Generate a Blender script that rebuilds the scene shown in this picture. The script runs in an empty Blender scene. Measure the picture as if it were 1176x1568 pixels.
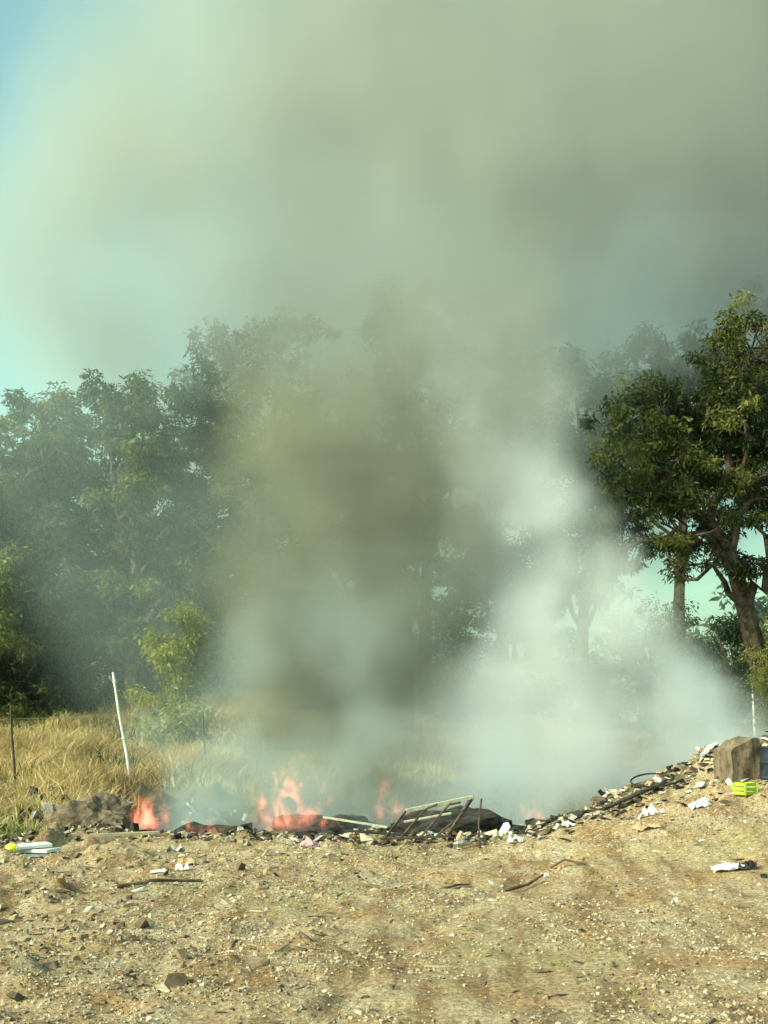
import bpy, math, random
import numpy as np
from mathutils import Vector, Matrix
R = math.radians
rng = np.random.default_rng(7)
random.seed(7)
scene = bpy.context.scene
COL = scene.collection

# ---------------------------------------------------------------- noise
def _hash(ix, iy, s):
    n = (ix * 374761393 + iy * 668265263 + s * 974634777) & 0xFFFFFFFF
    n = ((n ^ (n >> 13)) * 1274126177) & 0xFFFFFFFF
    n = n ^ (n >> 16)
    return (n & 0xFFFF) / 65535.0
def vnoise(x, y, s=0):
    x = np.asarray(x, float); y = np.asarray(y, float)
    ix = np.floor(x).astype(np.int64); iy = np.floor(y).astype(np.int64)
    fx = x - ix; fy = y - iy
    fx = fx*fx*(3-2*fx); fy = fy*fy*(3-2*fy)
    a = _hash(ix, iy, s); b = _hash(ix+1, iy, s); c = _hash(ix, iy+1, s); d = _hash(ix+1, iy+1, s)
    return (a*(1-fx)+b*fx)*(1-fy)+(c*(1-fx)+d*fx)*fy - 0.5
def fbm(x, y, o=4, s=0):
    r = 0; a = 1
    for i in range(o):
        r = r + a*vnoise(x, y, s+i*17); x = x*2.03+3.1; y = y*2.03+1.7; a *= 0.5
    return r
def ss(a, b, t):
    t = np.clip((np.asarray(t, float)-a)/(b-a), 0, 1); return t*t*(3-2*t)

# ---------------------------------------------------------------- terrain
def edge(x):
    return 19.3 + 0.7*fbm(x*0.5, x*0+3.3, 3, 5)
def height(x, y):
    x = np.asarray(x, float); y = np.asarray(y, float)
    e = edge(x)
    rise = 1.30*ss(1.2, 7.0, x)*ss(11.5, 18.5, y)
    mound = 0.42*np.exp(-((x-5.9)/1.2)**2-((y-19.3)/0.9)**2)
    mleft = 0.25*np.exp(-((x+4.6)/0.7)**2-((y-19.7)/0.5)**2)
    front = rise+mound+mleft
    back = -0.6+0.95*ss(22, 27, y)+1.0*ss(27, 50, y)+0.45*ss(50, 110, y)+1.15*ss(28, 46, y)*(1-ss(-3, 6, x))
    back = back+0.5*ss(-4.6, -6.0, x)*(1-ss(23, 27, y))
    t = ss(e, e+1.6, y)
    h = front*(1-t)+back*t
    near = 1-ss(24, 40, y)
    h = h + 0.10*fbm(x*0.35, y*0.35, 3, 11)*(1+2*ss(24, 40, y))
    u = x*0.80-y*0.60; v = x*0.60+y*0.80
    h = h + near*(0.06*fbm(u*0.35, v*2.3, 3, 21)+0.055*fbm(x*2.2, y*2.2, 4, 31)+0.022*fbm(x*9, y*9, 3, 41))
    lump = np.clip(fbm(x*1.4, y*1.4, 3, 51)-0.18, 0, 1)
    h = h + near*lump*(0.10+0.35*ss(16, 19, y)+0.32*ss(-1.2, -3.5, x))
    for off in (0.0, 1.5):
        c = -2.0+off+0.22*(y-8)+0.015*(y-8)**2
        h = h - 0.035*np.exp(-((x-c)/0.16)**2)*(1-ss(15, 18, y))
    return h
def axis(lim0, lim1, step, far, grow=1.12):
    pts = list(np.arange(lim0, lim1, step))
    s = step; p = lim1
    while p < far:
        pts.append(p); s *= grow; p += s
    s = step; p = lim0-step; pre = []
    while p > -far:
        pre.append(p); s *= grow; p -= s
    return np.array(pre[::-1]+pts)
def link(ob):
    COL.objects.link(ob); return ob
def mesh_np(name, V, F, mats, matidx=None, smooth=False, attrs=None):
    me = bpy.data.meshes.new(name)
    V = np.asarray(V, np.float32); F = np.asarray(F, np.int32)
    n, k = F.shape
    me.vertices.add(len(V)); me.vertices.foreach_set('co', V.ravel())
    me.loops.add(n*k); me.loops.foreach_set('vertex_index', F.ravel())
    me.polygons.add(n); me.polygons.foreach_set('loop_start', np.arange(0, n*k, k, dtype=np.int32))
    for m in mats: me.materials.append(m)
    if matidx is not None: me.polygons.foreach_set('material_index', np.asarray(matidx, np.int32))
    me.polygons.foreach_set('use_smooth', np.full(n, smooth))
    if attrs:
        for an, av in attrs.items():
            a = me.attributes.new(an, 'FLOAT', 'FACE'); a.data.foreach_set('value', np.asarray(av, np.float32))
    me.update(calc_edges=True); me.validate()
    return link(bpy.data.objects.new(name, me))

# ---------------------------------------------------------------- materials
def newmat(name):
    m = bpy.data.materials.new(name); m.use_nodes = True
    nt = m.node_tree; b = nt.nodes['Principled BSDF']
    b.inputs['Roughness'].default_value = 0.85
    b.inputs['Specular IOR Level'].default_value = 0.2
    return m, nt, b
def N(nt, t, **k):
    n = nt.nodes.new(t)
    for a, v in k.items():
        if a in n.inputs.keys(): n.inputs[a].default_value = v
        else: setattr(n, a, v)
    return n
def ramp(nt, fac, stops):
    r = nt.nodes.new('ShaderNodeValToRGB'); e = r.color_ramp.elements
    e[0].position = stops[0][0]; e[0].color = (*stops[0][1], 1)
    e[1].position = stops[-1][0]; e[1].color = (*stops[-1][1], 1)
    for p, c in stops[1:-1]:
        q = e.new(p); q.color = (*c, 1)
    nt.links.new(fac, r.inputs[0]); return r.outputs[0]
def mixc(nt, f, a, b, mode='MIX'):
    m = nt.nodes.new('ShaderNodeMix'); m.data_type = 'RGBA'; m.blend_type = mode
    for s, v in ((0, f), (6, a), (7, b)):
        if hasattr(v, 'is_output'): nt.links.new(v, m.inputs[s])
        else: m.inputs[s].default_value = v if s == 0 else (*v, 1)
    return m.outputs[2]
def simple(name, c1, c2, scale=6, rough=0.85, bump=0.3, metal=0):
    m, nt, b = newmat(name)
    tc = N(nt, 'ShaderNodeTexCoord'); n = N(nt, 'ShaderNodeTexNoise', Scale=scale, Detail=6.0, Roughness=0.65)
    nt.links.new(tc.outputs['Object'], n.inputs['Vector'])
    nt.links.new(ramp(nt, n.outputs['Fac'], [(0.35, c1), (0.65, c2)]), b.inputs['Base Color'])
    b.inputs['Roughness'].default_value = rough; b.inputs['Metallic'].default_value = metal
    bp = N(nt, 'ShaderNodeBump', Strength=bump, Distance=0.02)
    nt.links.new(n.outputs['Fac'], bp.inputs['Height']); nt.links.new(bp.outputs[0], b.inputs['Normal'])
    return m
def leafmat(name, dark, mid, light, trans=0.3):
    m, nt, b = newmat(name)
    at = N(nt, 'ShaderNodeAttribute', attribute_name='shade')
    geo = N(nt, 'ShaderNodeNewGeometry')
    n = N(nt, 'ShaderNodeTexNoise', Scale=0.55, Detail=3.0)
    nt.links.new(geo.outputs['Position'], n.inputs['Vector'])
    ad = N(nt, 'ShaderNodeMath', operation='MULTIPLY_ADD'); nt.links.new(n.outputs['Fac'], ad.inputs[0]); ad.inputs[1].default_value = 1.5
    sb = N(nt, 'ShaderNodeMath', operation='MULTIPLY_ADD'); nt.links.new(at.outputs['Fac'], sb.inputs[0]); sb.inputs[1].default_value = 0.65; sb.inputs[2].default_value = -0.56
    nt.links.new(sb.outputs[0], ad.inputs[2])
    c = ramp(nt, ad.outputs[0], [(0.1, dark), (0.5, mid), (0.95, light)])
    nt.links.new(c, b.inputs['Base Color']); b.inputs['Roughness'].default_value = 0.6
    tr = N(nt, 'ShaderNodeBsdfTranslucent'); nt.links.new(c, tr.inputs['Color'])
    mx = N(nt, 'ShaderNodeMixShader'); mx.inputs[0].default_value = trans
    nt.links.new(b.outputs[0], mx.inputs[1]); nt.links.new(tr.outputs[0], mx.inputs[2])
    nt.links.new(mx.outputs[0], nt.nodes['Material Output'].inputs['Surface'])
    return m

M_leaf = leafmat('eucalypt_leaf', (0.018, 0.036, 0.012), (0.065, 0.09, 0.022), (0.26, 0.27, 0.07))
M_leafdark = leafmat('eucalypt_leaf_dark', (0.012, 0.022, 0.008), (0.045, 0.06, 0.018), (0.19, 0.20, 0.05))
M_leafblue = leafmat('eucalypt_leaf_blue', (0.018, 0.045, 0.030), (0.055, 0.09, 0.04), (0.21, 0.24, 0.08))
M_leafbright = leafmat('sapling_leaf', (0.12, 0.14, 0.03), (0.28, 0.30, 0.07), (0.46, 0.45, 0.14), 0.4)
M_grass = leafmat('dry_grass_blade', (0.24, 0.165, 0.07), (0.52, 0.39, 0.19), (0.72, 0.58, 0.32), 0.3)
M_weed = leafmat('weed_blade', (0.10, 0.14, 0.03), (0.20, 0.22, 0.06), (0.38, 0.36, 0.14), 0.3)
M_bark = simple('bark', (0.10, 0.07, 0.05), (0.30, 0.24, 0.17), 5, 0.9, 0.6)
M_barkdark = simple('bark_dark', (0.03, 0.024, 0.019), (0.15, 0.11, 0.08), 5, 0.9, 0.6)
M_twig = simple('dead_wood', (0.06, 0.045, 0.03), (0.20, 0.15, 0.10), 5, 0.9, 0.4)
M_stone = simple('gravel_stone', (0.28, 0.235, 0.17), (0.60, 0.52, 0.39), 3, 0.9, 0.2)
M_chip = simple('wood_chip', (0.20, 0.135, 0.08), (0.46, 0.345, 0.215), 3, 0.9, 0.2)
M_char = simple('charred', (0.010, 0.010, 0.010), (0.06, 0.055, 0.05), 7, 0.9, 0.5)
M_ash = simple('ash', (0.25, 0.25, 0.24), (0.5, 0.5, 0.48), 7, 0.95, 0.3)
M_white = simple('white_plastic', (0.6, 0.61, 0.6), (0.82, 0.83, 0.82), 4, 0.5, 0.1)
M_rust = simple('rusty_metal', (0.04, 0.03, 0.025), (0.13, 0.095, 0.07), 9, 0.7, 0.3)
M_steel = simple('weathered_steel', (0.36, 0.35, 0.27), (0.60, 0.58, 0.46), 8, 0.5, 0.1)
M_wood = simple('weathered_wood', (0.28, 0.22, 0.145), (0.52, 0.44, 0.31), 5, 0.85, 0.4)
M_card = simple('cardboard', (0.36, 0.25, 0.15), (0.50, 0.36, 0.22), 5, 0.9, 0.1)
M_pink = simple('faded_cloth', (0.45, 0.25, 0.30), (0.65, 0.45, 0.48), 5, 0.9, 0.4)
M_yellow = simple('yellow_plastic', (0.65, 0.62, 0.05), (0.8, 0.75, 0.1), 5, 0.5, 0.1)
M_lime = simple('lime_plastic', (0.28, 0.42, 0.03), (0.42, 0.55, 0.06), 5, 0.5, 0.05)
M_blue = simple('dark_blue_paint', (0.010, 0.013, 0.022), (0.028, 0.036, 0.055), 6, 0.6, 0.1)
M_clay = simple('brown_concrete', (0.08, 0.06, 0.042), (0.22, 0.165, 0.115), 6, 0.9, 0.5)
M_black = simple('black_rubber', (0.015, 0.015, 0.015), (0.04, 0.04, 0.04), 6, 0.7, 0.2)

def ground_mat():
    m, nt, b = newmat('dirt_ground')
    geo = N(nt, 'ShaderNodeNewGeometry'); P = geo.outputs['Position']
    def noise(s, d=6.0, r=0.6, vec=None):
        n = N(nt, 'ShaderNodeTexNoise', Scale=s, Detail=d, Roughness=r); nt.links.new(vec or P, n.inputs['Vector']); return n.outputs['Fac']
    fine = noise(24, 8.0, 0.78); mid = noise(1.3); big = noise(0.28, 4.0)
    mp = N(nt, 'ShaderNodeMapping'); nt.links.new(P, mp.inputs[0]); mp.inputs['Rotation'].default_value = (0, 0, R(-37)); mp.inputs['Scale'].default_value = (2.6, 0.45, 1)
    streak = noise(1.2, 5.0, 0.6, mp.outputs[0])
    base = ramp(nt, fine, [(0.34, (0.12, 0.09, 0.058)), (0.46, (0.385, 0.295, 0.19)), (0.55, (0.53, 0.425, 0.285)), (0.66, (0.78, 0.67, 0.49))])
    c = mixc(nt, ramp(nt, mid, [(0.4, (0, 0, 0)), (0.65, (1, 1, 1))]), base, (0.86, 0.67, 0.50), 'MULTIPLY')
    gb = ramp(nt, big, [(0.49, (0, 0, 0)), (0.62, (0.7, 0.7, 0.7))])
    c = mixc(nt, gb, c, mixc(nt, 1.0, base, (0.80, 0.84, 0.64), 'MULTIPLY'))
    c = mixc(nt, ramp(nt, streak, [(0.47, (0, 0, 0)), (0.63, (0.85, 0.85, 0.85))]), c, mixc(nt, 1.0, base, (0.50, 0.385, 0.29), 'MULTIPLY'))
    sx = N(nt, 'ShaderNodeSeparateXYZ'); nt.links.new(P, sx.inputs[0])
    wob = N(nt, 'ShaderNodeMath', operation='MULTIPLY_ADD'); nt.links.new(mid, wob.inputs[0]); wob.inputs[1].default_value = 2.5; nt.links.new(sx.outputs['Y'], wob.inputs[2])
    def mr(a, b_, src=None):
        q = N(nt, 'ShaderNodeMapRange'); q.inputs[1].default_value = a; q.inputs[2].default_value = b_; nt.links.new(src or wob.outputs[0], q.inputs[0]); return q.outputs[0]
    burnt = ramp(nt, fine, [(0.4, (0.015, 0.014, 0.012)), (0.6, (0.06, 0.055, 0.05)), (0.75, (0.24, 0.23, 0.22))])
    c = mixc(nt, mr(20.0, 20.9), c, burnt)
    grassy = ramp(nt, fine, [(0.35, (0.18, 0.13, 0.07)), (0.65, (0.46, 0.36, 0.20))])
    c = mixc(nt, mr(26.0, 30.0), c, grassy)
    nt.links.new(c, b.inputs['Base Color']); b.inputs['Roughness'].default_value = 0.95
    bp = N(nt, 'ShaderNodeBump', Strength=1.0, Distance=0.04); nt.links.new(fine, bp.inputs['Height'])
    nt.links.new(bp.outputs[0], b.inputs['Normal'])
    return m

xs = axis(-7.5, 8.5, 0.045, 1500, 1.13); ys = axis(6.5, 24, 0.045, 1500, 1.10)
X, Y = np.meshgrid(xs, ys); Z = height(X, Y)
nx, ny = len(xs), len(ys)
idx = np.arange(nx*ny).reshape(ny, nx)
F = np.stack([idx[:-1, :-1], idx[:-1, 1:], idx[1:, 1:], idx[1:, :-1]], -1).reshape(-1, 4)
mesh_np('ground', np.stack([X, Y, Z], -1).reshape(-1, 3), F, [ground_mat()], smooth=True)
def hz(x, y): return float(height(np.array([x]), np.array([y]))[0])

# ---------------------------------------------------------------- scatter of small bits
def bits(name, px, py, size, mats, flat=(0.3, 0.8), elong=(0.8, 1.6), lift=0.2, tilt=0.5, extra=None):
    n = len(px)
    base = np.array([[-1,-1,-1],[1,-1,-1],[1,1,-1],[-1,1,-1],[-.7,-.7,1],[.7,-.7,1],[.7,.7,1],[-.7,.7,1]], float)*0.5
    V = np.repeat(base[None], n, 0)+rng.normal(0, 0.13, (n, 8, 3))
    V[:, :, 0] *= (size*rng.uniform(*elong, n))[:, None]; V[:, :, 1] *= size[:, None]; V[:, :, 2] *= (size*rng.uniform(*flat, n))[:, None]
    a = rng.uniform(0, 2*np.pi, n); t = rng.normal(0, tilt, n)
    ct, st = np.cos(t)[:, None], np.sin(t)[:, None]
    x, z = V[:, :, 0]*ct-V[:, :, 2]*st, V[:, :, 0]*st+V[:, :, 2]*ct
    ca, sa = np.cos(a)[:, None], np.sin(a)[:, None]
    x, y = x*ca-V[:, :, 1]*sa, x*sa+V[:, :, 1]*ca
    gz = height(px, py)+(extra if extra is not None else 0)
    W = np.stack([x+px[:, None], y+py[:, None], z+(gz+size*lift)[:, None]], -1).reshape(-1, 3)
    f = np.array([[0,3,2,1],[4,5,6,7],[0,1,5,4],[1,2,6,5],[2,3,7,6],[3,0,4,7]])
    Fs = (f[None]+(np.arange(n)*8)[:, None, None]).reshape(-1, 4)
    mi = np.repeat(rng.integers(0, len(mats), n), 6)
    return mesh_np(name, W, Fs, mats, mi)
n = 70000
gy = 7+12.5*rng.random(n)**0.8; gx = (rng.random(n)-0.5)*gy*0.75
dens = fbm(gx*0.9, gy*0.9, 3, 77)-0.05*gx*0.3; keep = dens > rng.normal(-0.1, 0.25, n); gx, gy = gx[keep], gy[keep]
bits('gravel', gx, gy, np.exp(rng.normal(-4.35, 0.42, len(gx))), [M_stone, M_chip, M_stone, M_wood, M_chip, M_twig], lift=0.12)
n = 600
gy = 7+12.5*rng.random(n); gx = (rng.random(n)-0.5)*gy*0.75
bits('wood_chips', gx, gy, np.exp(rng.normal(-4.2, 0.4, n)), [M_chip, M_wood, M_twig, M_twig], flat=(0.3, 0.6), elong=(3, 8), lift=0.3, tilt=0.15)

def along(n, x0, x1, sy=0.45, off=-0.3):
    x = rng.uniform(x0, x1, n); y = edge(x)+off+rng.normal(0, sy, n); return x, y
x, y = along(3400, -7, 8.5, 0.5, 0.1)
bits('rubble', x, y, np.exp(rng.normal(-3.05, 0.5, len(x))), [M_clay, M_stone, M_char, M_twig, M_chip, M_char], lift=0.25)
x, y = along(1200, -1.8, 7.5, 0.45, -0.1)
bits('rubbish_pile', x, y, np.exp(rng.normal(-2.95, 0.45, len(x))), [M_white, M_ash, M_char, M_rust, M_wood, M_char, M_ash, M_card, M_black, M_twig, M_clay], flat=(0.1, 0.5), elong=(1, 3.0), lift=0.35, tilt=0.45)
x, y = along(420, 2.2, 7.0, 0.7, -1.1)
bits('rubbish_pile', x, y, np.exp(rng.normal(-3.15, 0.45, len(x))), [M_white, M_ash, M_char, M_twig, M_wood, M_clay, M_card, M_black, M_twig], flat=(0.1, 0.5), elong=(1, 3.0), lift=0.3, tilt=0.3)
x = rng.uniform(-7, 4.5, 1500); y = edge(x)+rng.uniform(0.7, 5.5, 1500)
bits('burnt_debris', x, y, np.exp(rng.normal(-2.4, 0.5, 1500)), [M_char, M_char, M_rust, M_ash, M_twig, M_black], flat=(0.2, 0.7), elong=(1, 4), lift=0.35, tilt=0.5)
x = rng.uniform(-6.5, 5.5, 240); y = 19-8*rng.random(240)**1.9
bits('litter_scraps', x, y, np.exp(rng.normal(-3.45, 0.4, 240)), [M_white, M_ash, M_card, M_white, M_black], flat=(0.08, 0.4), elong=(1, 2.5), lift=0.25, tilt=0.3)
x = np.concatenate([rng.normal(-3.0, 1.1, 380), rng.normal(-4.0, 1.6, 320)]); y = np.concatenate([rng.normal(10.5, 1.6, 380), rng.normal(15, 1.8, 320)])
bits('dirt_clods', x, y, np.exp(rng.normal(-3.3, 0.5, 700)), [M_chip, M_stone, M_clay, M_chip, M_twig], flat=(0.4, 0.8), elong=(0.9, 2.2), lift=0.08)

# ---------------------------------------------------------------- tubes / primitives
class MB:
    def __init__(s): s.v = []; s.f = []; s.m = []; s.n = 0
    def add(s, v, f, m=0):
        s.v.append(np.asarray(v, float)); s.f += [tuple(i+s.n for i in q) for q in f]; s.m += [m]*len(f); s.n += len(v)
    def tube(s, pts, rad, seg=7, m=0):
        pts = [Vector(p) for p in pts]; V = []; Fq = []
        for i, p in enumerate(pts):
            d = (pts[min(i+1, len(pts)-1)]-pts[max(i-1, 0)]).normalized()
            a = d.cross(Vector((0.13, 1, 0.21))).normalized(); b = d.cross(a)
            for j in range(seg):
                t = 2*math.pi*j/seg; V.append(p+(a*math.cos(t)+b*math.sin(t))*rad[i])
        for i in range(len(pts)-1):
            for j in range(seg):
                k = (j+1) % seg; Fq.append((i*seg+j, i*seg+k, (i+1)*seg+k, (i+1)*seg+j))
        Fq.append(tuple(range(seg))[::-1]); Fq.append(tuple((len(pts)-1)*seg+j for j in range(seg)))
        s.add([tuple(v) for v in V], Fq, m)
    def beam(s, a, b, w, h, m=0, up=(0, 0, 1)):
        a = Vector(a); b = Vector(b); d = (b-a).normalized(); u = Vector(up)
        sd = d.cross(u)
        if sd.length < 1e-3: sd = d.cross(Vector((1, 0, 0)))
        sd.normalize(); u = sd.cross(d)
        V = [p+sd*x*w/2+u*y*h/2 for p in (a, b) for x, y in ((-1,-1),(1,-1),(1,1),(-1,1))]
        s.add([tuple(v) for v in V], [(0,3,2,1),(4,5,6,7),(0,1,5,4),(1,2,6,5),(2,3,7,6),(3,0,4,7)], m)
    def obj(s, name, mats, smooth=False, bevel=0):
        me = bpy.data.meshes.new(name); me.from_pydata(np.concatenate(s.v).tolist(), [], s.f)
        for m in mats: me.materials.append(m)
        me.polygons.foreach_set('material_index', s.m); me.polygons.foreach_set('use_smooth', [smooth]*len(s.m)); me.update()
        o = link(bpy.data.objects.new(name, me))
        if bevel:
            bv = o.modifiers.new('b', 'BEVEL'); bv.width = bevel; bv.segments = 2
        return o

# ---------------------------------------------------------------- trees
def leaves(centres, radii, per, size, squash=0.8):
    c = np.repeat(np.asarray(centres), per, 0); r = np.repeat(np.asarray(radii), per)
    n = len(c)
    d = rng.normal(size=(n, 3)); d /= np.linalg.norm(d, axis=1)[:, None]
    p = c+d*(r*rng.random(n)**0.45)[:, None]*np.array([1, 1, squash])
    ax = rng.normal(size=(n, 3))*np.array([1, 1, 0.6])+np.array([0, 0, -0.9])+d*0.4
    ax /= np.linalg.norm(ax, axis=1)[:, None]
    sd = np.cross(ax, rng.normal(size=(n, 3))); sd /= np.linalg.norm(sd, axis=1)[:, None]
    L = size*rng.uniform(0.7, 1.6, n)[:, None]; Wd = L*rng.uniform(0.2, 0.36, n)[:, None]
    V = np.stack([p, p+ax*L*0.45+sd*Wd*0.5, p+ax*L, p+ax*L*0.45-sd*Wd*0.5], 1).reshape(-1, 3)
    Fq = np.arange(n*4).reshape(n, 4)
    cl = np.repeat(rng.random(len(centres)), per)
    return V, Fq, np.clip(0.6*cl+0.4*rng.random(n), 0, 1)
def bez(a, b, up, n=6, wob=0.25):
    a = Vector(a); b = Vector(b); c = a.lerp(b, 0.5)+Vector((0, 0, up)); L = (b-a).length
    out = []
    for i in range(n+1):
        t = i/n; p = a*(1-t)**2+c*2*t*(1-t)+b*t*t
        if 0 < i < n: p = p+Vector([random.gauss(0, wob*L*0.08) for _ in range(3)])
        out.append(p)
    return out
def build_tree(name, mb, tips, mleaf, mbark, per, size, sub=8, rsub=0.42):
    cs = []; rs = []
    for t, r in tips:
        k = max(3, int(sub*(r/1.0)**1.5))
        d = rng.normal(size=(k, 3)); d /= np.linalg.norm(d, axis=1)[:, None]
        cc = np.array(t)+d*(r*rng.random(k)**0.4)[:, None]*np.array([1, 1, 0.75])
        cs.append(cc); rs.append(rng.uniform(0.55, 1.35, k)*rsub)
    cs = np.concatenate(cs); rs = np.concatenate(rs)
    LV, LF, sh = leaves(cs, rs, per, size)
    TV = np.concatenate(mb.v); nT = len(TV)
    TF = [f for f in mb.f if len(f) == 4]
    V = np.concatenate([TV, LV]); Fq = np.concatenate([np.array(TF), LF+nT])
    mi = np.concatenate([np.zeros(len(TF)), np.ones(len(LF))])
    sa = np.concatenate([np.zeros(len(TF)), sh])
    return mesh_np(name, V, Fq, [mbark, mleaf], mi, attrs={'shade': sa})
def gen_tree(name, x, y, top, rad, crown_lo=0.25, limbs=14, mleaf=None, mbark=None, per=85, size=0.19, lean=0, trunk=0.26, ntip=7, rtip=0.97, rsub=0.39):
    z0 = hz(x, y)-0.2; H = top-z0
    mb = MB(); tpts = []
    ph = random.random()*6
    for i in range(9):
        t = i/8; tpts.append(Vector((x+lean*t*t+0.35*math.sin(t*5+ph)*t, y+0.25*math.cos(t*4+ph)*t, z0+H*0.86*t)))
    mb.tube(tpts, [trunk*(1-0.85*i/8)+0.02 for i in range(9)], 8)
    tips = [((tpts[-1]+Vector((0, 0, H*0.05)))[:], rtip)]
    for i in range(limbs):
        f = crown_lo+(0.93-crown_lo)*(i+random.random()*0.8)/limbs
        tt = max(0.15, f-0.15)*8; k = min(7, int(tt)); a = tpts[k].lerp(tpts[k+1], tt-k)
        ang = i*2.4+random.uniform(-0.5, 0.5)
        prof = math.sin(math.pi*min(1, max(0.12, (f-crown_lo)/(1.06-crown_lo)*0.8+0.2)))**0.6
        rr = rad*prof*random.uniform(0.45, 1.15)
        b = Vector((a.x+math.cos(ang)*rr, a.y+math.sin(ang)*rr, z0+H*min(0.96, f+0.02)))
        pts = bez(a, b, 0.35*rr*0.5, 6, 0.5); r0 = trunk*(1-0.8*f)*0.55
        mb.tube(pts, [r0*(1-0.8*j/6)+0.012 for j in range(7)], 6)
        tips.append((b[:], rtip*random.uniform(0.7, 1.2)))
        for q in range(ntip-1):
            s = pts[random.randint(2, 5)]
            e = s+Vector((random.gauss(0, rad*0.26), random.gauss(0, rad*0.26), random.uniform(-0.5, 1.1)*rad*0.28))
            mb.tube(bez(s, e, 0.15, 3), [r0*0.4*(1-0.25*j)+0.008 for j in range(4)], 5)
            tips.append((e[:], rtip*random.uniform(0.5, 0.95)))
    return build_tree(name, mb, tips, mleaf or M_leaf, mbark or M_bark, per, size, rsub=rsub)
T = 'eucalyptus_tree'
gen_tree(T, -13.2, 41, 12.2, 2.8, 0.12, 15)
gen_tree(T, -11.1, 44, 13.4, 2.4, 0.15, 13, mleaf=M_leafblue)
gen_tree(T, -8.6, 42, 14.0, 2.7, 0.15, 15)
gen_tree(T, -6.2, 45, 15.2, 2.4, 0.18, 13, mleaf=M_leafblue)
gen_tree(T, -3.8, 43, 16.6, 2.6, 0.2, 15)
gen_tree(T, -1.0, 48, 15.8, 2.8, 0.2, 13, mleaf=M_leafblue)
gen_tree(T, 1.6, 46, 19.2, 3.0, 0.3, 15)
gen_tree(T, 4.6, 48, 17.0, 2.8, 0.3, 13, mleaf=M_leafblue)
gen_tree(T, 7.2, 45, 15.4, 2.6, 0.42, 13)
gen_tree(T, 10.6, 44, 16.4, 2.9, 0.58, 13, mleaf=M_leafblue)
gen_tree(T, 15.4, 46, 19.2, 3.2, 0.5, 14)
gen_tree(T, -16.5, 44, 12.5, 2.8, 0.15, 12)
gen_tree(T, 20.5, 46, 17, 3.5, 0.4, 12)
gen_tree(T, -15.2, 51, 14.0, 3.0, 0.1, 13, per=50, size=.25)
gen_tree(T, -9.6, 52, 14.6, 3.2, 0.1, 13, per=50, size=.25)
gen_tree(T, -4.8, 53, 15.5, 3.2, 0.1, 13, per=50, size=.25)

def right_tree():
    mb = MB(); z0 = hz(10.1, 32)-0.3
    tr = [(10.1, 32, z0), (9.8, 32, 3.0), (9.35, 32, 4.7), (8.95, 31.9, 6.0), (8.4, 31.9, 6.9)]
    mb.tube(tr, [0.34, 0.28, 0.23, 0.19, 0.15], 10)
    limbs = [ (tr[4], (6.1, 31.2, 7.6), 0.5, 0.13), (tr[4], (7.4, 32.8, 9.6), 0.4, 0.13), (tr[4], (8.7, 32, 11.0), 0.2, 0.13),
      (tr[3], (6.9, 31.2, 6.2), 0.6, 0.11), ((8.0, 31.5, 6.35), (5.6, 30.9, 5.6), 0.8, 0.08), (tr[2], (7.7, 32.6, 5.7), 0.5, 0.09),
      (tr[2], (10.3, 31.6, 6.9), -0.3, 0.15), ((10.3, 31.6, 6.9), (11.8, 31.2, 8.6), 0.3, 0.12), ((10.3, 31.6, 6.9), (9.9, 32.4, 9.6), 0.3, 0.12),
      (tr[3], (9.3, 31.3, 8.9), 0.1, 0.11), ((10.3, 31.6, 6.9), (12.6, 32.4, 6.9), 0.3, 0.11), ((7.3, 31.5, 7.3), (6.0, 31.8, 9.0), 0.3, 0.08),
      (tr[1], (11.6, 31.4, 5.6), 0.2, 0.12), ((8.0, 32.2, 8.4), (6.5, 32.6, 10.2), 0.2, 0.08), ((9.0, 32, 9.5), (10.4, 32.4, 11.4), 0.2, 0.08)]
    tips = []
    for a, b, up, r in limbs:
        pts = bez(a, b, up, 7, 0.8); mb.tube(pts, [r*(1-0.75*j/7)+0.01 for j in range(8)], 8)
        b = Vector(b)
        low = b.z < 6.2
        tips.append((b[:], 0.45 if low else 0.8))
        for q in range(4 if low else 11):
            s = pts[random.randint(4 if low else 3, 7)]
            e = s+Vector((random.gauss(0, 0.8), random.gauss(0, 0.8), random.uniform(-0.3, 1.0)))
            mb.tube(bez(s, e, 0.1, 4, 0.8), [0.035*(1-0.2*j)+0.005 for j in range(5)], 5)
            tips.append((e[:], random.uniform(0.3, 0.45) if low else random.uniform(0.35, 0.75)))
    return build_tree(T, mb, tips, M_leafdark, M_barkdark, 95, 0.13, sub=9, rsub=0.30)
right_tree()
def bush(name, x, y, top, rad, mleaf, limbs=9, per=50, size=0.13, rtip=0.45, rsub=0.3):
    return gen_tree(name, x, y, top, rad, 0.08, limbs, mleaf, M_bark, per, size, trunk=0.07, ntip=5, rtip=rtip, rsub=rsub)
bush('sapling', -5.55, 33, 5.1, 0.8, M_leafbright, 12, rtip=.55)
bush('sapling', 10.0, 31, 4.6, 0.9, M_leafbright, 12, size=0.10)
bush('bush', 9.0, 41, 5.8, 1.6, M_leafblue, 14)
bush('bush', 11.9, 43, 5.4, 1.5, M_leafblue, 12)
bush('bush', 7.4, 45, 4.2, 1.2, M_leafblue, 10)
for (x, y, t, r) in ((-10.6, 42, 6.3, 1.7), (-8.2, 43, 6.5, 1.7), (-13.6, 41, 6.0, 1.9), (-11.8, 40.5, 5.4, 1.3), (-7.0, 42, 5.6, 1.3), (-5.5, 43.5, 6.4, 1.6), (-3.2, 43, 6.2, 1.6), (-0.6, 44, 6, 1.6), (2.6, 44, 5.8, 1.7)):
    bush('bush', x, y, t, r, M_leafdark, 15, rtip=0.65, rsub=.36)
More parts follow.
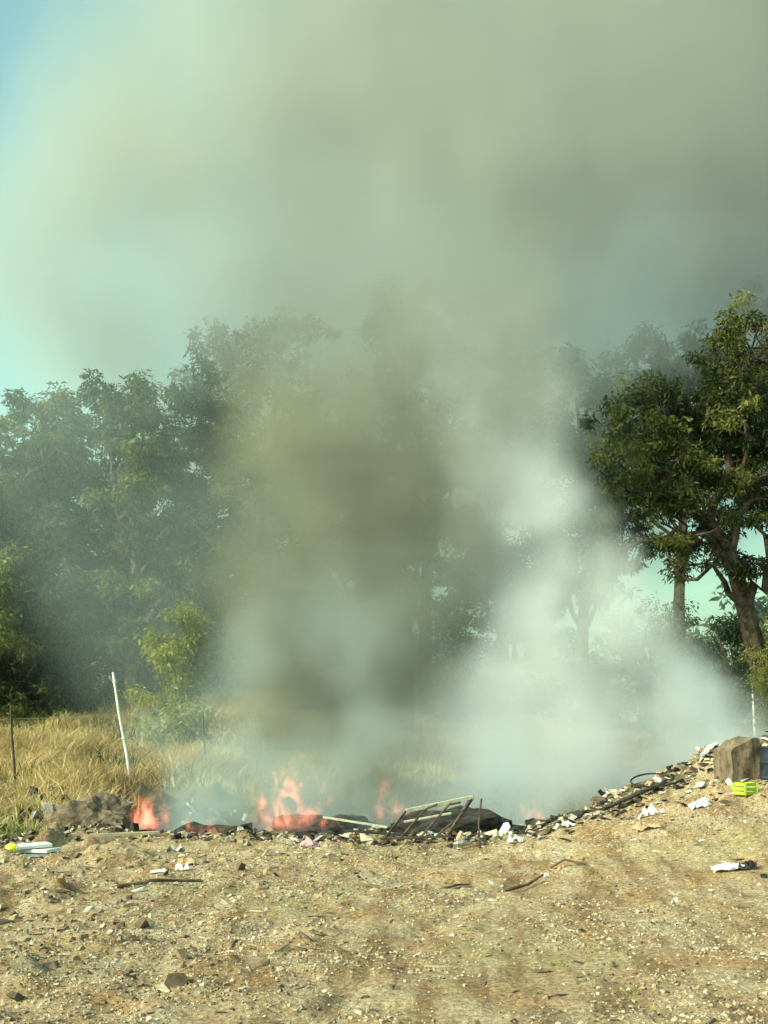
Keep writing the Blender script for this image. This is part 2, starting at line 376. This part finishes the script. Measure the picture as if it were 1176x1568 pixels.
def treeline():
    cs = []; rs = []; mb = MB()
    for i in range(90):
        x = -75+150*i/89+random.gauss(0, 1); y = random.uniform(75, 100); g = hz(x, y); h = random.uniform(5, 9)
        mb.tube([(x, y, g-0.2), (x, y, g+h*0.7)], [0.2, 0.08], 5)
        for q in range(16):
            a = random.random()*6.28; rr = random.random()**0.5*2.6
            cs.append((x+math.cos(a)*rr, y+math.sin(a)*rr, g+h*random.uniform(0.12, 0.95))); rs.append(random.uniform(0.7, 1.3))
    return build_tree('distant_treeline', mb, list(zip(cs, rs)), M_leafblue, M_bark, 14, 0.6, sub=3, rsub=0.7)
treeline()

# ---------------------------------------------------------------- grass
def grass(name, n, fx, fy, hgt, mat, blades=9, spread=0.16, patch=None):
    px = fx(n); py = fy(n)
    hs = hgt*rng.uniform(0.5, 1.3, n)
    if patch is not None:
        f = fbm(px*0.45, py*0.3, 3, patch); keep = f > rng.normal(-0.04, 0.09, n); px, py = px[keep], py[keep]; hs = hs[keep]*(0.6+2.4*np.clip(f[keep]+0.12, 0, 1)); n = len(px)
    g = height(px, py)
    c = np.repeat(np.stack([px, py, g-0.03], -1), blades, 0); m = len(c)
    c[:, :2] += rng.normal(0, spread, (m, 2))
    L = np.repeat(hs, blades)*rng.uniform(0.6, 1.1, m)
    ln = rng.normal(0, 0.42, (m, 2)); a = rng.uniform(0, np.pi, m); w = rng.uniform(0.006, 0.018, m)
    sd = np.stack([np.cos(a)*w, np.sin(a)*w, 0*a], -1)
    mid = c+np.stack([ln[:, 0]*L*0.4, ln[:, 1]*L*0.4, L*0.55], -1); tip = c+np.stack([ln[:, 0]*L*1.3, ln[:, 1]*L*1.3, L*0.95], -1)
    V = np.stack([c-sd, c+sd, mid+sd*0.8, tip+sd*0.2, tip-sd*0.2, mid-sd*0.8], 1).reshape(-1, 3)
    i = np.arange(m)[:, None]*6
    Fq = np.concatenate([i+np.array([[0, 1, 2, 5]]), i+np.array([[5, 2, 3, 4]])])
    sh = np.tile(np.repeat(rng.random(n), blades)*0.6+rng.random(m)*0.4, 2)
    return mesh_np(name, V, Fq, [mat], attrs={'shade': sh})
grass('dry_grass', 36000, lambda n: rng.uniform(-20, 8, n), lambda n: 24+23*rng.random(n), 0.34, M_grass, patch=91)
grass('dry_grass', 2500, lambda n: rng.uniform(7, 24, n), lambda n: rng.uniform(34, 50, n), 0.3, M_weed)
grass('weeds', 500, lambda n: rng.uniform(-9, -5.0, n), lambda n: rng.uniform(19.6, 24.5, n), 0.28, M_weed)
grass('weeds', 600, lambda n: rng.uniform(-9, -5.0, n), lambda n: rng.uniform(20.5, 25, n), 0.36, M_grass)
grass('weeds', 450, lambda n: rng.uniform(-14, -2.5, n), lambda n: rng.uniform(27, 41, n), 0.5, M_leaf)
grass('grass_tufts', 240, lambda n: rng.uniform(-6.5, 3, n), lambda n: rng.uniform(8, 18.5, n), 0.05, M_weed, spread=0.05)

# ---------------------------------------------------------------- fence
def post(name, a, b, r, mat):
    mb = MB(); a = Vector(a); b = Vector(b)
    mb.tube([a, a.lerp(b, .33)+Vector((0.01, 0, 0)), a.lerp(b, .66)-Vector((0.012, 0, 0)), b], [r, r*.95, r*.9, r*.8], 8)
    for t in (0.45, 0.7, 0.92):
        p = a.lerp(b, t); mb.tube([p-Vector((0, 0, 0.012)), p+Vector((0, 0, 0.012))], [r*1.35, r*1.35], 8)
    return mb.obj(name, [mat])
posts = [((-5.5, 27, hz(-5.5, 27)-.2), (-5.92, 27, 2.86), 0.035, M_white), ((-7.75, 26, hz(-7.75, 26)-.2), (-7.85, 26, 2.15), 0.03, M_rust),
 ((-4.3, 30, hz(-4.3, 30)-.2), (-4.4, 30, 2.0), 0.028, M_rust), ((10.0, 45, hz(10, 45)-.2), (10.0, 45, 3.2), 0.04, M_white), ((11.4, 38, hz(11.4, 38)-.2), (11.35, 38, 3.05), 0.04, M_white)]
for p in posts: post('fence_post', *p)
mb = MB()
for t in (1.0, 1.45, 1.85):
    mb.tube([(-9.5, 25, t-0.1), (-7.8, 26, t), (-6.7, 26.5, t+.02), (-5.7, 27, t+.12), (-4.36, 30, t+.15)], [0.003]*5, 4)
mb.obj('fence_wire', [M_steel])

# ---------------------------------------------------------------- hand made objects
def frame_wreck():
    mb = MB(); y = 17.8; g = hz(0.6, y)+.04
    def t(a, b, r=0.017, m=0): mb.tube([a, b], [r, r], 7, m)
    A = (0.0, y, g+.10); B = (0.32, y+.15, g+.50); C = (1.30, y+.4, g+.68); D = (0.92, y+.1, g+.14)
    mb.beam(B, C, 0.07, 0.05, 1); mb.beam(A, B, 0.03, 0.03, 0); mb.beam(D, C, 0.045, 0.045, 0)
    mb.beam((-0.05, y-.05, g+.11), (.95, y+.05, g+.14), 0.05, 0.03, 0)
    t((.22, y, g+.10), (.60, y+.2, g+.52)); t((.60, y+.2, g+.52), (.78, y+.2, g+.59)); t((.52, y, g+.12), (.95, y+.2, g+.59))
    t((.95, y+.2, g+.59), (1.12, y+.2, g+.62)); t((.7, y+.02, g+.10), (1.15, y+.3, g+.44))
    mb.beam((-.9, y+.5, g+.38), (.05, y+.4, g+.24), 0.09, 0.025, 1)
    mb.beam((-.6, y+.3, g+.20), (.35, y+.2, g+.14), 0.12, 0.025, 2)
    mb.beam((.3, y+.6, g+.30), (1.0, y+.7, g+.42), 0.10, 0.02, 1)
    return mb.obj('collapsed_metal_frame', [M_rust, M_steel, M_char])
frame_wreck()
mb = MB(); g = hz(1.4, 18.0); mb.tube([(1.40, 18.0, g-.1), (1.38, 18.0, g+.35), (1.42, 18.02, g+.72)], [.016, .016, .014], 6); mb.beam((1.36, 18.0, g+.5), (1.46, 18.0, g+.53), .03, .05)
mb.obj('metal_stake', [M_rust])
mb = MB(); g = hz(-4.75, 16.8)
for i, (dx, dz, a, w) in enumerate(((0, .03, .05, .60), (.05, .09, -.1, .52), (-.02, .15, .12, .42))):
    mb.beam((-4.77+dx-w/2, 16.8-a, g+dz), (-4.77+dx+w/2, 16.8+a, g+dz+.02), .32, .045, 0)
mb.obj('foam_sheets', [M_white], bevel=.008)
def lump(name, loc, sc, mat, seed=0, rot=0, sub=3, amp=0.25):
    bpy.ops.mesh.primitive_ico_sphere_add(subdivisions=sub, radius=1); o = bpy.context.object; o.name = name
    from mathutils import noise as mn
    for v in o.data.vertices:
        v.co *= 1+amp*mn.fractal(v.co*1.7+Vector((seed*3.1, 0, 0)), 1, 2, 4)
    o.data.materials.append(mat); o.scale = sc; o.location = loc; o.rotation_euler[2] = rot
    o.data.polygons.foreach_set('use_smooth', [False]*len(o.data.polygons)); return o
lump('dirt_heap', (-4.75, 19.9, .0), (.8, .5, .60), M_clay, 1, 0, 5, .3)
lump('charred_heap', (-3.0, 20.9, -.35), (.9, .5, .4), M_char, 2, 0, 4, .4)
lump('charred_heap', (-1.0, 21.2, -.25), (1.1, .5, .5), M_char, 3, 0, 4, .4)
lump('charred_heap', (1.2, 20.6, -.15), (1.2, .5, .5), M_char, 4, 0, 4, .4)
lump('yellow_ball', (-5.0, 16.6, hz(-5.0, 16.6)+.06), (.10, .09, .075), M_yellow, 5, 0, 3, .1)
def scrap(name, x, y, w, mat, seed, h=0.10):
    r = np.random.default_rng(seed); n = 12; u = np.linspace(-1, 1, n); U, V = np.meshgrid(u, u)
    zz = np.abs(fbm(U*1.6+seed*7, V*1.6+seed, 3, seed))*h*2.6+0.02
    UX = U*w*(1+.3*fbm(U+seed, V, 2, 3)); VY = V*w*.6*(1+.4*fbm(U, V+seed, 2, 4))
    P = np.stack([x+UX, y+VY, height(x+UX, y+VY)+zz*(1-.5*np.maximum(abs(U), abs(V)))], -1).reshape(-1, 3)
    ii = np.arange(n*n).reshape(n, n); Fq = np.stack([ii[:-1, :-1], ii[:-1, 1:], ii[1:, 1:], ii[1:, :-1]], -1).reshape(-1, 4)
    return mesh_np(name, P, Fq, [mat])
scrap('plastic_bag', 3.95, 14.2, .17, M_white, 1); scrap('plastic_bag', 4.15, 14.15, .10, M_black, 2)
scrap('plastic_bag', 3.75, 17.4, .16, M_white, 3, .14); scrap('plastic_bag', 3.55, 16.7, .16, M_card, 4); scrap('plastic_bag', 4.4, 17.2, .14, M_white, 5)
scrap('cloth_scrap', -1.05, 17.5, .13, M_pink, 6, .14); scrap('plastic_bag', 2.6, 17.8, .14, M_white, 7, .14); scrap('plastic_bag', -2.9, 17.2, .13, M_ash, 8)
scrap('plastic_bag', 1.9, 17.9, .12, M_white, 9, .12); scrap('cardboard_scrap', -2.5, 15.6, .13, M_card, 10, .1); scrap('plastic_bag', -2.5, 15.3, .09, M_white, 11, .1)
def stick(name, pts, r, mat):
    mb = MB(); P = [(x, y, hz(x, y)+z) for x, y, z in pts]
    mb.tube(P, [r*(1-.5*i/len(P)) for i in range(len(P))], 7); return mb.obj(name, [mat])
stick('fallen_branch', [(.62, 14.1, .02), (.85, 14.3, .04), (1.0, 14.5, .02)], .016, M_twig)
stick('fallen_branch', [(1.35, 13.9, .02), (1.65, 14.1, .05), (1.85, 14.4, .09)], .022, M_twig)
stick('fallen_branch', [(2.1, 15.6, .03), (2.25, 15.4, .09), (2.5, 15.3, .02)], .018, M_twig)
stick('fallen_branch', [(-3.0, 13.9, .02), (-2.6, 14.0, .05), (-2.1, 14.3, .04)], .025, M_twig)
mb = MB(); g = hz(-3.5, 16.6); mb.beam((-3.95, 16.6, g+.05), (-3.05, 16.8, g+.07), .12, .035); mb.obj('wooden_plank', [M_wood])
mb = MB(); mb.beam((3.3, 18.7, hz(3.3, 18.7)+.1), (4.3, 18.9, hz(4.3, 18.9)+.13), .13, .035); mb.obj('wooden_plank', [M_char])
mb = MB(); P = [(3.95+.32*math.cos(t)+.05*t, 18.9+.25*math.sin(t), hz(3.95, 18.9)+.26+.09*math.sin(t+.6)) for t in np.linspace(0, 5.9, 22)]
mb.tube(P, [.014]*22, 6); mb.obj('wire_loop', [M_black])
def crate(name, x, y, s, mat, rot):
    mb = MB(); g = hz(x, y); h = s*.8
    c, sn = math.cos(rot), math.sin(rot)
    def w(a, b, z): return (x+a*c-b*sn, y+a*sn+b*c, g+z)
    for a, b in ((-1, -1), (1, -1), (1, 1), (-1, 1)): mb.beam(w(a*s/2, b*s/2, 0), w(a*s/2*1.06, b*s/2*1.06, h), .03, .03, 0, (1, 0, 0))
    q = [(-1, -1), (1, -1), (1, 1), (-1, 1), (-1, -1)]
    for i in range(4):
        for z in (.15, .5, .88):
            mb.beam(w(q[i][0]*s/2*.97, q[i][1]*s/2*.97, z*h), w(q[i+1][0]*s/2*.97, q[i+1][1]*s/2*.97, z*h), .014, h*.27, 0)
    mb.beam(w(-s*.47, 0, .012), w(s*.47, 0, .012), s*.94, .015, 0)
    return mb.obj(name, [mat], bevel=.004)
crate('plastic_crate', 5.0, 17.1, .21, M_lime, .5)
def block():
    bpy.ops.mesh.primitive_cube_add(size=1); o = bpy.context.object; o.name = 'concrete_block'
    import bmesh
    bm = bmesh.new(); bm.from_mesh(o.data); bmesh.ops.subdivide_edges(bm, edges=bm.edges[:], cuts=9, use_grid_fill=True)
    from mathutils import noise as mn
    for v in bm.verts:
        q = v.co*3; v.co += Vector((mn.noise(q), mn.noise(q+Vector((5, 0, 0))), mn.noise(q+Vector((0, 9, 0)))))*0.08
        if v.co.z > 0 and v.co.x < 0: v.co.z -= 0.18*abs(v.co.x)*2
    bm.to_mesh(o.data); bm.free(); o.data.materials.append(M_clay)
    o.scale = (.46, .6, .90); o.location = (5.15, 18.0, 1.15); o.rotation_euler = (0, R(-4), R(10)); return o
block()
def drum(name, x, y, r, z, h, mat):
    mb = MB(); prof = [(0, r), (.03, r*1.03), (.06, r), (.33, r), (.36, r*1.04), (.39, r), (.64, r), (.67, r*1.04), (.70, r), (.95, r), (.98, r*1.03), (1, r), (.985, r*.93)]
    mb.tube([(x, y, z+p*h) for p, _ in prof], [q for _, q in prof], 28)
    return mb.obj(name, [mat], smooth=False)
drum('oil_drum', 5.60, 17.75, .21, .80, .70, M_blue)

# ---------------------------------------------------------------- smoke (real volume grids)
class G:
    def __init__(s, name):
        s.t = bpy.data.node_groups.new(name, 'GeometryNodeTree'); s.t.interface.new_socket('Geometry', in_out='OUTPUT', socket_type='NodeSocketGeometry')
        s.out = s.t.nodes.new('NodeGroupOutput'); s.pos = s.t.nodes.new('GeometryNodeInputPosition').outputs[0]
    def put(s, v, sock):
        if hasattr(v, 'is_output'): s.t.links.new(v, sock)
        else: sock.default_value = v
    def m(s, op, a, b=0.0, c=0.0):
        n = s.t.nodes.new('ShaderNodeMath'); n.operation = op
        for v, i in ((a, 0), (b, 1), (c, 2)): s.put(v, n.inputs[i])
        return n.outputs[0]
    def vm(s, op, a, b):
        n = s.t.nodes.new('ShaderNodeVectorMath'); n.operation = op; s.put(a, n.inputs[0])
        if op == 'SCALE': s.put(b, n.inputs['Scale'])
        else: s.put(b, n.inputs[1])
        return n.outputs[0]
    def noise(s, vec, sc, det=4.0, ro=0.55, col=False):
        n = s.t.nodes.new('ShaderNodeTexNoise'); s.put(vec, n.inputs['Vector']); n.inputs['Scale'].default_value = sc
        n.inputs['Detail'].default_value = det; n.inputs['Roughness'].default_value = ro
        return n.outputs['Color'] if col else n.outputs['Fac']
    def xyz(s, v):
        n = s.t.nodes.new('ShaderNodeSeparateXYZ'); s.put(v, n.inputs[0]); return n.outputs
    def mr(s, v, a, b, c=0.0, d=1.0, smooth=True):
        n = s.t.nodes.new('ShaderNodeMapRange'); n.interpolation_type = 'SMOOTHSTEP' if smooth else 'LINEAR'
        s.put(v, n.inputs[0])
        for i, q in enumerate((a, b, c, d)): n.inputs[i+1].default_value = q
        return n.outputs[0]
    def curve(s, z, pts):
        z0, z1 = pts[0][0], pts[-1][0]; lo = min(p[1] for p in pts); hi = max(p[1] for p in pts)
        if hi-lo < 1e-6: return s.m('ADD', lo, 0.0)
        t = s.mr(z, z0, z1, smooth=False)
        n = s.t.nodes.new('ShaderNodeFloatCurve'); s.put(t, n.inputs['Value']); c = n.mapping.curves[0]
        P = [((p[0]-z0)/(z1-z0), (p[1]-lo)/(hi-lo)) for p in pts]
        c.points[0].location = P[0]; c.points[1].location = P[-1]
        for p in P[1:-1]: c.points.new(*p)
        n.mapping.update()
        return s.m('MULTIPLY_ADD', n.outputs[0], hi-lo, lo)
def plume(name, mat, lo, hi, vox, cx, wx, cy, wy, amp, seed=0, warp=1.6, wscale=0.16, nscale=0.35, namt=1.3, contrast=(0.36, 0.62), floor=0.25, soft=0.9, detail=4.0, ro=0.55):
    g = G(name); off = g.vm('ADD', g.pos, (seed*13.7, seed*5.1, seed*3.3))
    wc = g.vm('SCALE', g.vm('SUBTRACT', g.noise(off, wscale, 2.0, 0.5, True), (0.5, 0.5, 0.5)), warp*2)
    wc2 = g.vm('SCALE', g.vm('SUBTRACT', g.noise(off, wscale*3.5, 2.0, 0.5, True), (0.5, 0.5, 0.5)), warp*0.6)
    p = g.vm('ADD', g.vm('ADD', g.pos, wc), wc2); x, y, z = g.xyz(p)
    u = g.m('DIVIDE', g.m('SUBTRACT', x, g.curve(z, cx)), g.curve(z, wx)); v = g.m('DIVIDE', g.m('SUBTRACT', y, g.curve(z, cy)), g.curve(z, wy))
    r2 = g.m('ADD', g.m('MULTIPLY', u, u), g.m('MULTIPLY', v, v))
    n1 = g.noise(g.vm('ADD', g.vm('MULTIPLY', off, (1, 1, 0.8)), g.vm('SCALE', wc, 0.6)), nscale, detail, ro)
    s = g.m('ADD', g.m('SUBTRACT', 1.0, r2), g.m('MULTIPLY', g.m('SUBTRACT', n1, 0.5), namt))
    d = g.mr(s, 0.0, soft)
    tex = g.mr(n1, contrast[0], contrast[1], floor, 1.0)
    d = g.m('MULTIPLY', g.m('MULTIPLY', d, tex), g.curve(z, amp))
    vc = g.t.nodes.new('GeometryNodeVolumeCube'); g.put(d, vc.inputs['Density']); vc.inputs['Min'].default_value = lo; vc.inputs['Max'].default_value = hi
    for i, k in enumerate(('Resolution X', 'Resolution Y', 'Resolution Z')): vc.inputs[k].default_value = int((hi[i]-lo[i])/vox)
    sm = g.t.nodes.new('GeometryNodeSetMaterial'); sm.inputs['Material'].default_value = mat
    g.t.links.new(vc.outputs[0], sm.inputs[0]); g.t.links.new(sm.outputs[0], g.out.inputs[0])
    me = bpy.data.meshes.new(name); me.materials.append(mat); o = link(bpy.data.objects.new(name, me))
    md = o.modifiers.new('volume', 'NODES'); md.node_group = g.t
    return o
def smokemat(name, col, emis=0.0, ecol=None, aniso=0.0, step=5.0):
    m = bpy.data.materials.new(name); m.use_nodes = True; nt = m.node_tree; nt.nodes.remove(nt.nodes['Principled BSDF'])
    v = nt.nodes.new('ShaderNodeVolumePrincipled'); v.inputs['Color'].default_value = (*col, 1)
    v.inputs['Density Attribute'].default_value = ''
    v.inputs['Anisotropy'].default_value = aniso
    a = N(nt, 'ShaderNodeAttribute', attribute_name='density'); nt.links.new(a.outputs['Fac'], v.inputs['Density'])
    q = N(nt, 'ShaderNodeMath', operation='MULTIPLY'); q.inputs[1].default_value = emis  # glow added to the smoke by density, stands in for multiply scattered light
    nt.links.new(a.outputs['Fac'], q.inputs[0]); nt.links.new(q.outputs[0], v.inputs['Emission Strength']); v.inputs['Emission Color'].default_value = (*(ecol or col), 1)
    nt.links.new(v.outputs[0], nt.nodes['Material Output'].inputs['Volume'])
    m.cycles.volume_step_rate = step; m.cycles.volume_sampling = 'DISTANCE'
    return m
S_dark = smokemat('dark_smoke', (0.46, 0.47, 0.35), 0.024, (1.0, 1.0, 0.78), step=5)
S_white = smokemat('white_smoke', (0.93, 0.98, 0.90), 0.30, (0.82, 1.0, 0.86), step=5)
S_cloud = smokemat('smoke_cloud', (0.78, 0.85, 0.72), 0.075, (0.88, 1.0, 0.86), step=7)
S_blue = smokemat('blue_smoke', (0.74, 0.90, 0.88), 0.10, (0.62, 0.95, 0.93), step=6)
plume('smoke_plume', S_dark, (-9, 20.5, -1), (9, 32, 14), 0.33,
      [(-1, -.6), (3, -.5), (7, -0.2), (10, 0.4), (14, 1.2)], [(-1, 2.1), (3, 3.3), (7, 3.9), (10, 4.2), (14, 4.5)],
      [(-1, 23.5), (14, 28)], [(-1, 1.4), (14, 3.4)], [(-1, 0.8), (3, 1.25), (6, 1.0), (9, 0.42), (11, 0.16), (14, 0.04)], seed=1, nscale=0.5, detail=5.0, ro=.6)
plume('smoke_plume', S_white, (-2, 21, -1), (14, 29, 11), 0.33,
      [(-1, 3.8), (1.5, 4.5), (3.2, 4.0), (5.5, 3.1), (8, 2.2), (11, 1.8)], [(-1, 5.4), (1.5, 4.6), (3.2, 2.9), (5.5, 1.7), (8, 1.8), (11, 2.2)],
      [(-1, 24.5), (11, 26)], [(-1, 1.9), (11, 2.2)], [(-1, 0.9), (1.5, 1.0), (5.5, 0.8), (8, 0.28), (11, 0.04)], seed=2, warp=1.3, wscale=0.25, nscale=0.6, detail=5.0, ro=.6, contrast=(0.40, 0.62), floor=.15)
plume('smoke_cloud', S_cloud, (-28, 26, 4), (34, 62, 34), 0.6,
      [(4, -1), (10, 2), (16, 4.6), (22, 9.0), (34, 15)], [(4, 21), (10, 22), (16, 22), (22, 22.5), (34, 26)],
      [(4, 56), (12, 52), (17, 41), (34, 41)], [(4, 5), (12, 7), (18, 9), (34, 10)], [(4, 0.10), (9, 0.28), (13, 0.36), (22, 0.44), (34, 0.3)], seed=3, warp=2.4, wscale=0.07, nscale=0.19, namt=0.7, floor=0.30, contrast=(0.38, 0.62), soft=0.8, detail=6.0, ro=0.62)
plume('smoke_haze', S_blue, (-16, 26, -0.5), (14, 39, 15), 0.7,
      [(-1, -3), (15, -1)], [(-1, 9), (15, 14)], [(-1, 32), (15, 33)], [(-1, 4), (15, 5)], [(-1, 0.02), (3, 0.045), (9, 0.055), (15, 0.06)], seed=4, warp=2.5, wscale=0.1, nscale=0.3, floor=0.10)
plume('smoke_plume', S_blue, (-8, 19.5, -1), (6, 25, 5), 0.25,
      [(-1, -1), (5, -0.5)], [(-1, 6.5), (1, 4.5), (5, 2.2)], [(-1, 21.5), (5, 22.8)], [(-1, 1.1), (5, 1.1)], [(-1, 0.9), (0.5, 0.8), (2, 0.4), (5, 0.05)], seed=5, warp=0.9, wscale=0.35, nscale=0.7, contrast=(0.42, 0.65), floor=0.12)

# ---------------------------------------------------------------- flames
def flame(name, x, y, z, w, dpt, h, seed):
    g = G(name); rel = g.vm('SUBTRACT', g.pos, (x, y, z)); rx, ry, rz = g.xyz(rel)
    t = g.m('DIVIDE', rz, h)
    nv = g.vm('ADD', g.vm('MULTIPLY', rel, (1, 1, 0.55)), (seed*3.7, 0, -seed*2.2))
    wc = g.vm('SCALE', g.vm('SUBTRACT', g.noise(nv, 2.4, 2.0, 0.5, True), (0.5, 0.5, 0.5)), 0.8)
    x2, y2, z2 = g.xyz(g.vm('ADD', rel, wc))
    u = g.m('DIVIDE', x2, w); v = g.m('DIVIDE', y2, dpt)
    n = g.noise(g.vm('ADD', nv, wc), 5.5, 4.0, 0.6)
    s = g.m('SUBTRACT', g.m('SUBTRACT', 1.0, g.m('ADD', g.m('MULTIPLY', u, u), g.m('MULTIPLY', v, v))), g.m('MULTIPLY', t, 1.1))
    s = g.m('ADD', s, g.m('MULTIPLY', g.m('SUBTRACT', n, 0.56), 6.0))
    d = g.m('MULTIPLY', g.m('MULTIPLY', g.mr(s, 0.1, 1.0), g.mr(rz, -0.1, 0.1)), g.mr(t, 0.75, 1.15, 1.0, 0.0))
    lo = (x-w*1.5-.2, y-dpt*1.5-.2, z-.15); hi = (x+w*1.5+.2, y+dpt*1.5+.2, z+h*1.2)
    vc = g.t.nodes.new('GeometryNodeVolumeCube'); g.put(d, vc.inputs['Density']); vc.inputs['Min'].default_value = lo; vc.inputs['Max'].default_value = hi
    for i, k in enumerate(('Resolution X', 'Resolution Y', 'Resolution Z')): vc.inputs[k].default_value = int((hi[i]-lo[i])/0.04)
    sm = g.t.nodes.new('GeometryNodeSetMaterial'); sm.inputs['Material'].default_value = M_flame
    g.t.links.new(vc.outputs[0], sm.inputs[0]); g.t.links.new(sm.outputs[0], g.out.inputs[0])
    me = bpy.data.meshes.new(name); me.materials.append(M_flame); o = link(bpy.data.objects.new(name, me))
    md = o.modifiers.new('volume', 'NODES'); md.node_group = g.t
M_flame = bpy.data.materials.new('flame'); M_flame.use_nodes = True
nt = M_flame.node_tree; nt.nodes.remove(nt.nodes['Principled BSDF'])
v = nt.nodes.new('ShaderNodeEmission')
a = N(nt, 'ShaderNodeAttribute', attribute_name='density')
q = N(nt, 'ShaderNodeMath', operation='MULTIPLY'); q.inputs[1].default_value = 4.8; nt.links.new(a.outputs['Fac'], q.inputs[0]); nt.links.new(q.outputs[0], v.inputs['Strength'])
nt.links.new(ramp(nt, a.outputs['Fac'], [(0.1, (1.0, 0.15, 0.06)), (0.6, (1.0, 0.27, 0.14)), (1.0, (1.0, 0.45, 0.27))]), v.inputs['Color'])
nt.links.new(v.outputs[0], nt.nodes['Material Output'].inputs['Volume'])
M_flame.cycles.volume_step_rate = 2.5
flame('fire', -1.50, 20.5, 0.10, .75, .32, 1.25, 1)
flame('fire', -3.95, 20.0, 0.10, .50, .25, .85, 2)
flame('fire', -2.85, 19.9, 0.02, .42, .2, .42, 6)
flame('fire', 0.0, 20.8, 0.2, .28, .2, .70, 4)
flame('fire', 2.6, 20.9, .2, .35, .2, .40, 5)

# ---------------------------------------------------------------- light
el = R(35); az = math.atan2(-0.83, -0.38)
sd = Vector((math.sin(az)*math.cos(el), math.cos(az)*math.cos(el), math.sin(el)))
sun = bpy.data.lights.new('sun', 'SUN'); sun.energy = 4.9; sun.angle = R(0.5); sun.color = (1.0, 0.91, 0.74)
so = link(bpy.data.objects.new('sun', sun)); so.rotation_euler = sd.to_track_quat('Z', 'Y').to_euler()
w = bpy.data.worlds.new('World'); scene.world = w; w.use_nodes = True; nt = w.node_tree
sky = nt.nodes.new('ShaderNodeTexSky'); sky.sky_type = 'NISHITA'; sky.sun_disc = False; sky.sun_elevation = el; sky.sun_rotation = az % (2*math.pi)
sky.air_density = 1.0; sky.dust_density = 3.0; sky.ozone_density = 1.0
bg = nt.nodes['Background']; bg.inputs['Strength'].default_value = 0.15
nt.links.new(mixc(nt, 1.0, sky.outputs[0], (1.65, 2.25, 1.5), 'MULTIPLY'), bg.inputs['Color'])

# ---------------------------------------------------------------- camera (level, with vertical shift)
cam = bpy.data.cameras.new('camera'); co = link(bpy.data.objects.new('camera', cam)); scene.camera = co
co.location = (0, 0, 2.0); co.rotation_euler = (R(90), 0, 0)
cam.sensor_fit = 'VERTICAL'; cam.sensor_height = 24; cam.lens = 24*1.207; cam.shift_y = 0.195; cam.clip_end = 4000; cam.clip_start = 0.1
scene.view_settings.view_transform = 'Standard'; scene.view_settings.look = 'None'; scene.view_settings.exposure = 0
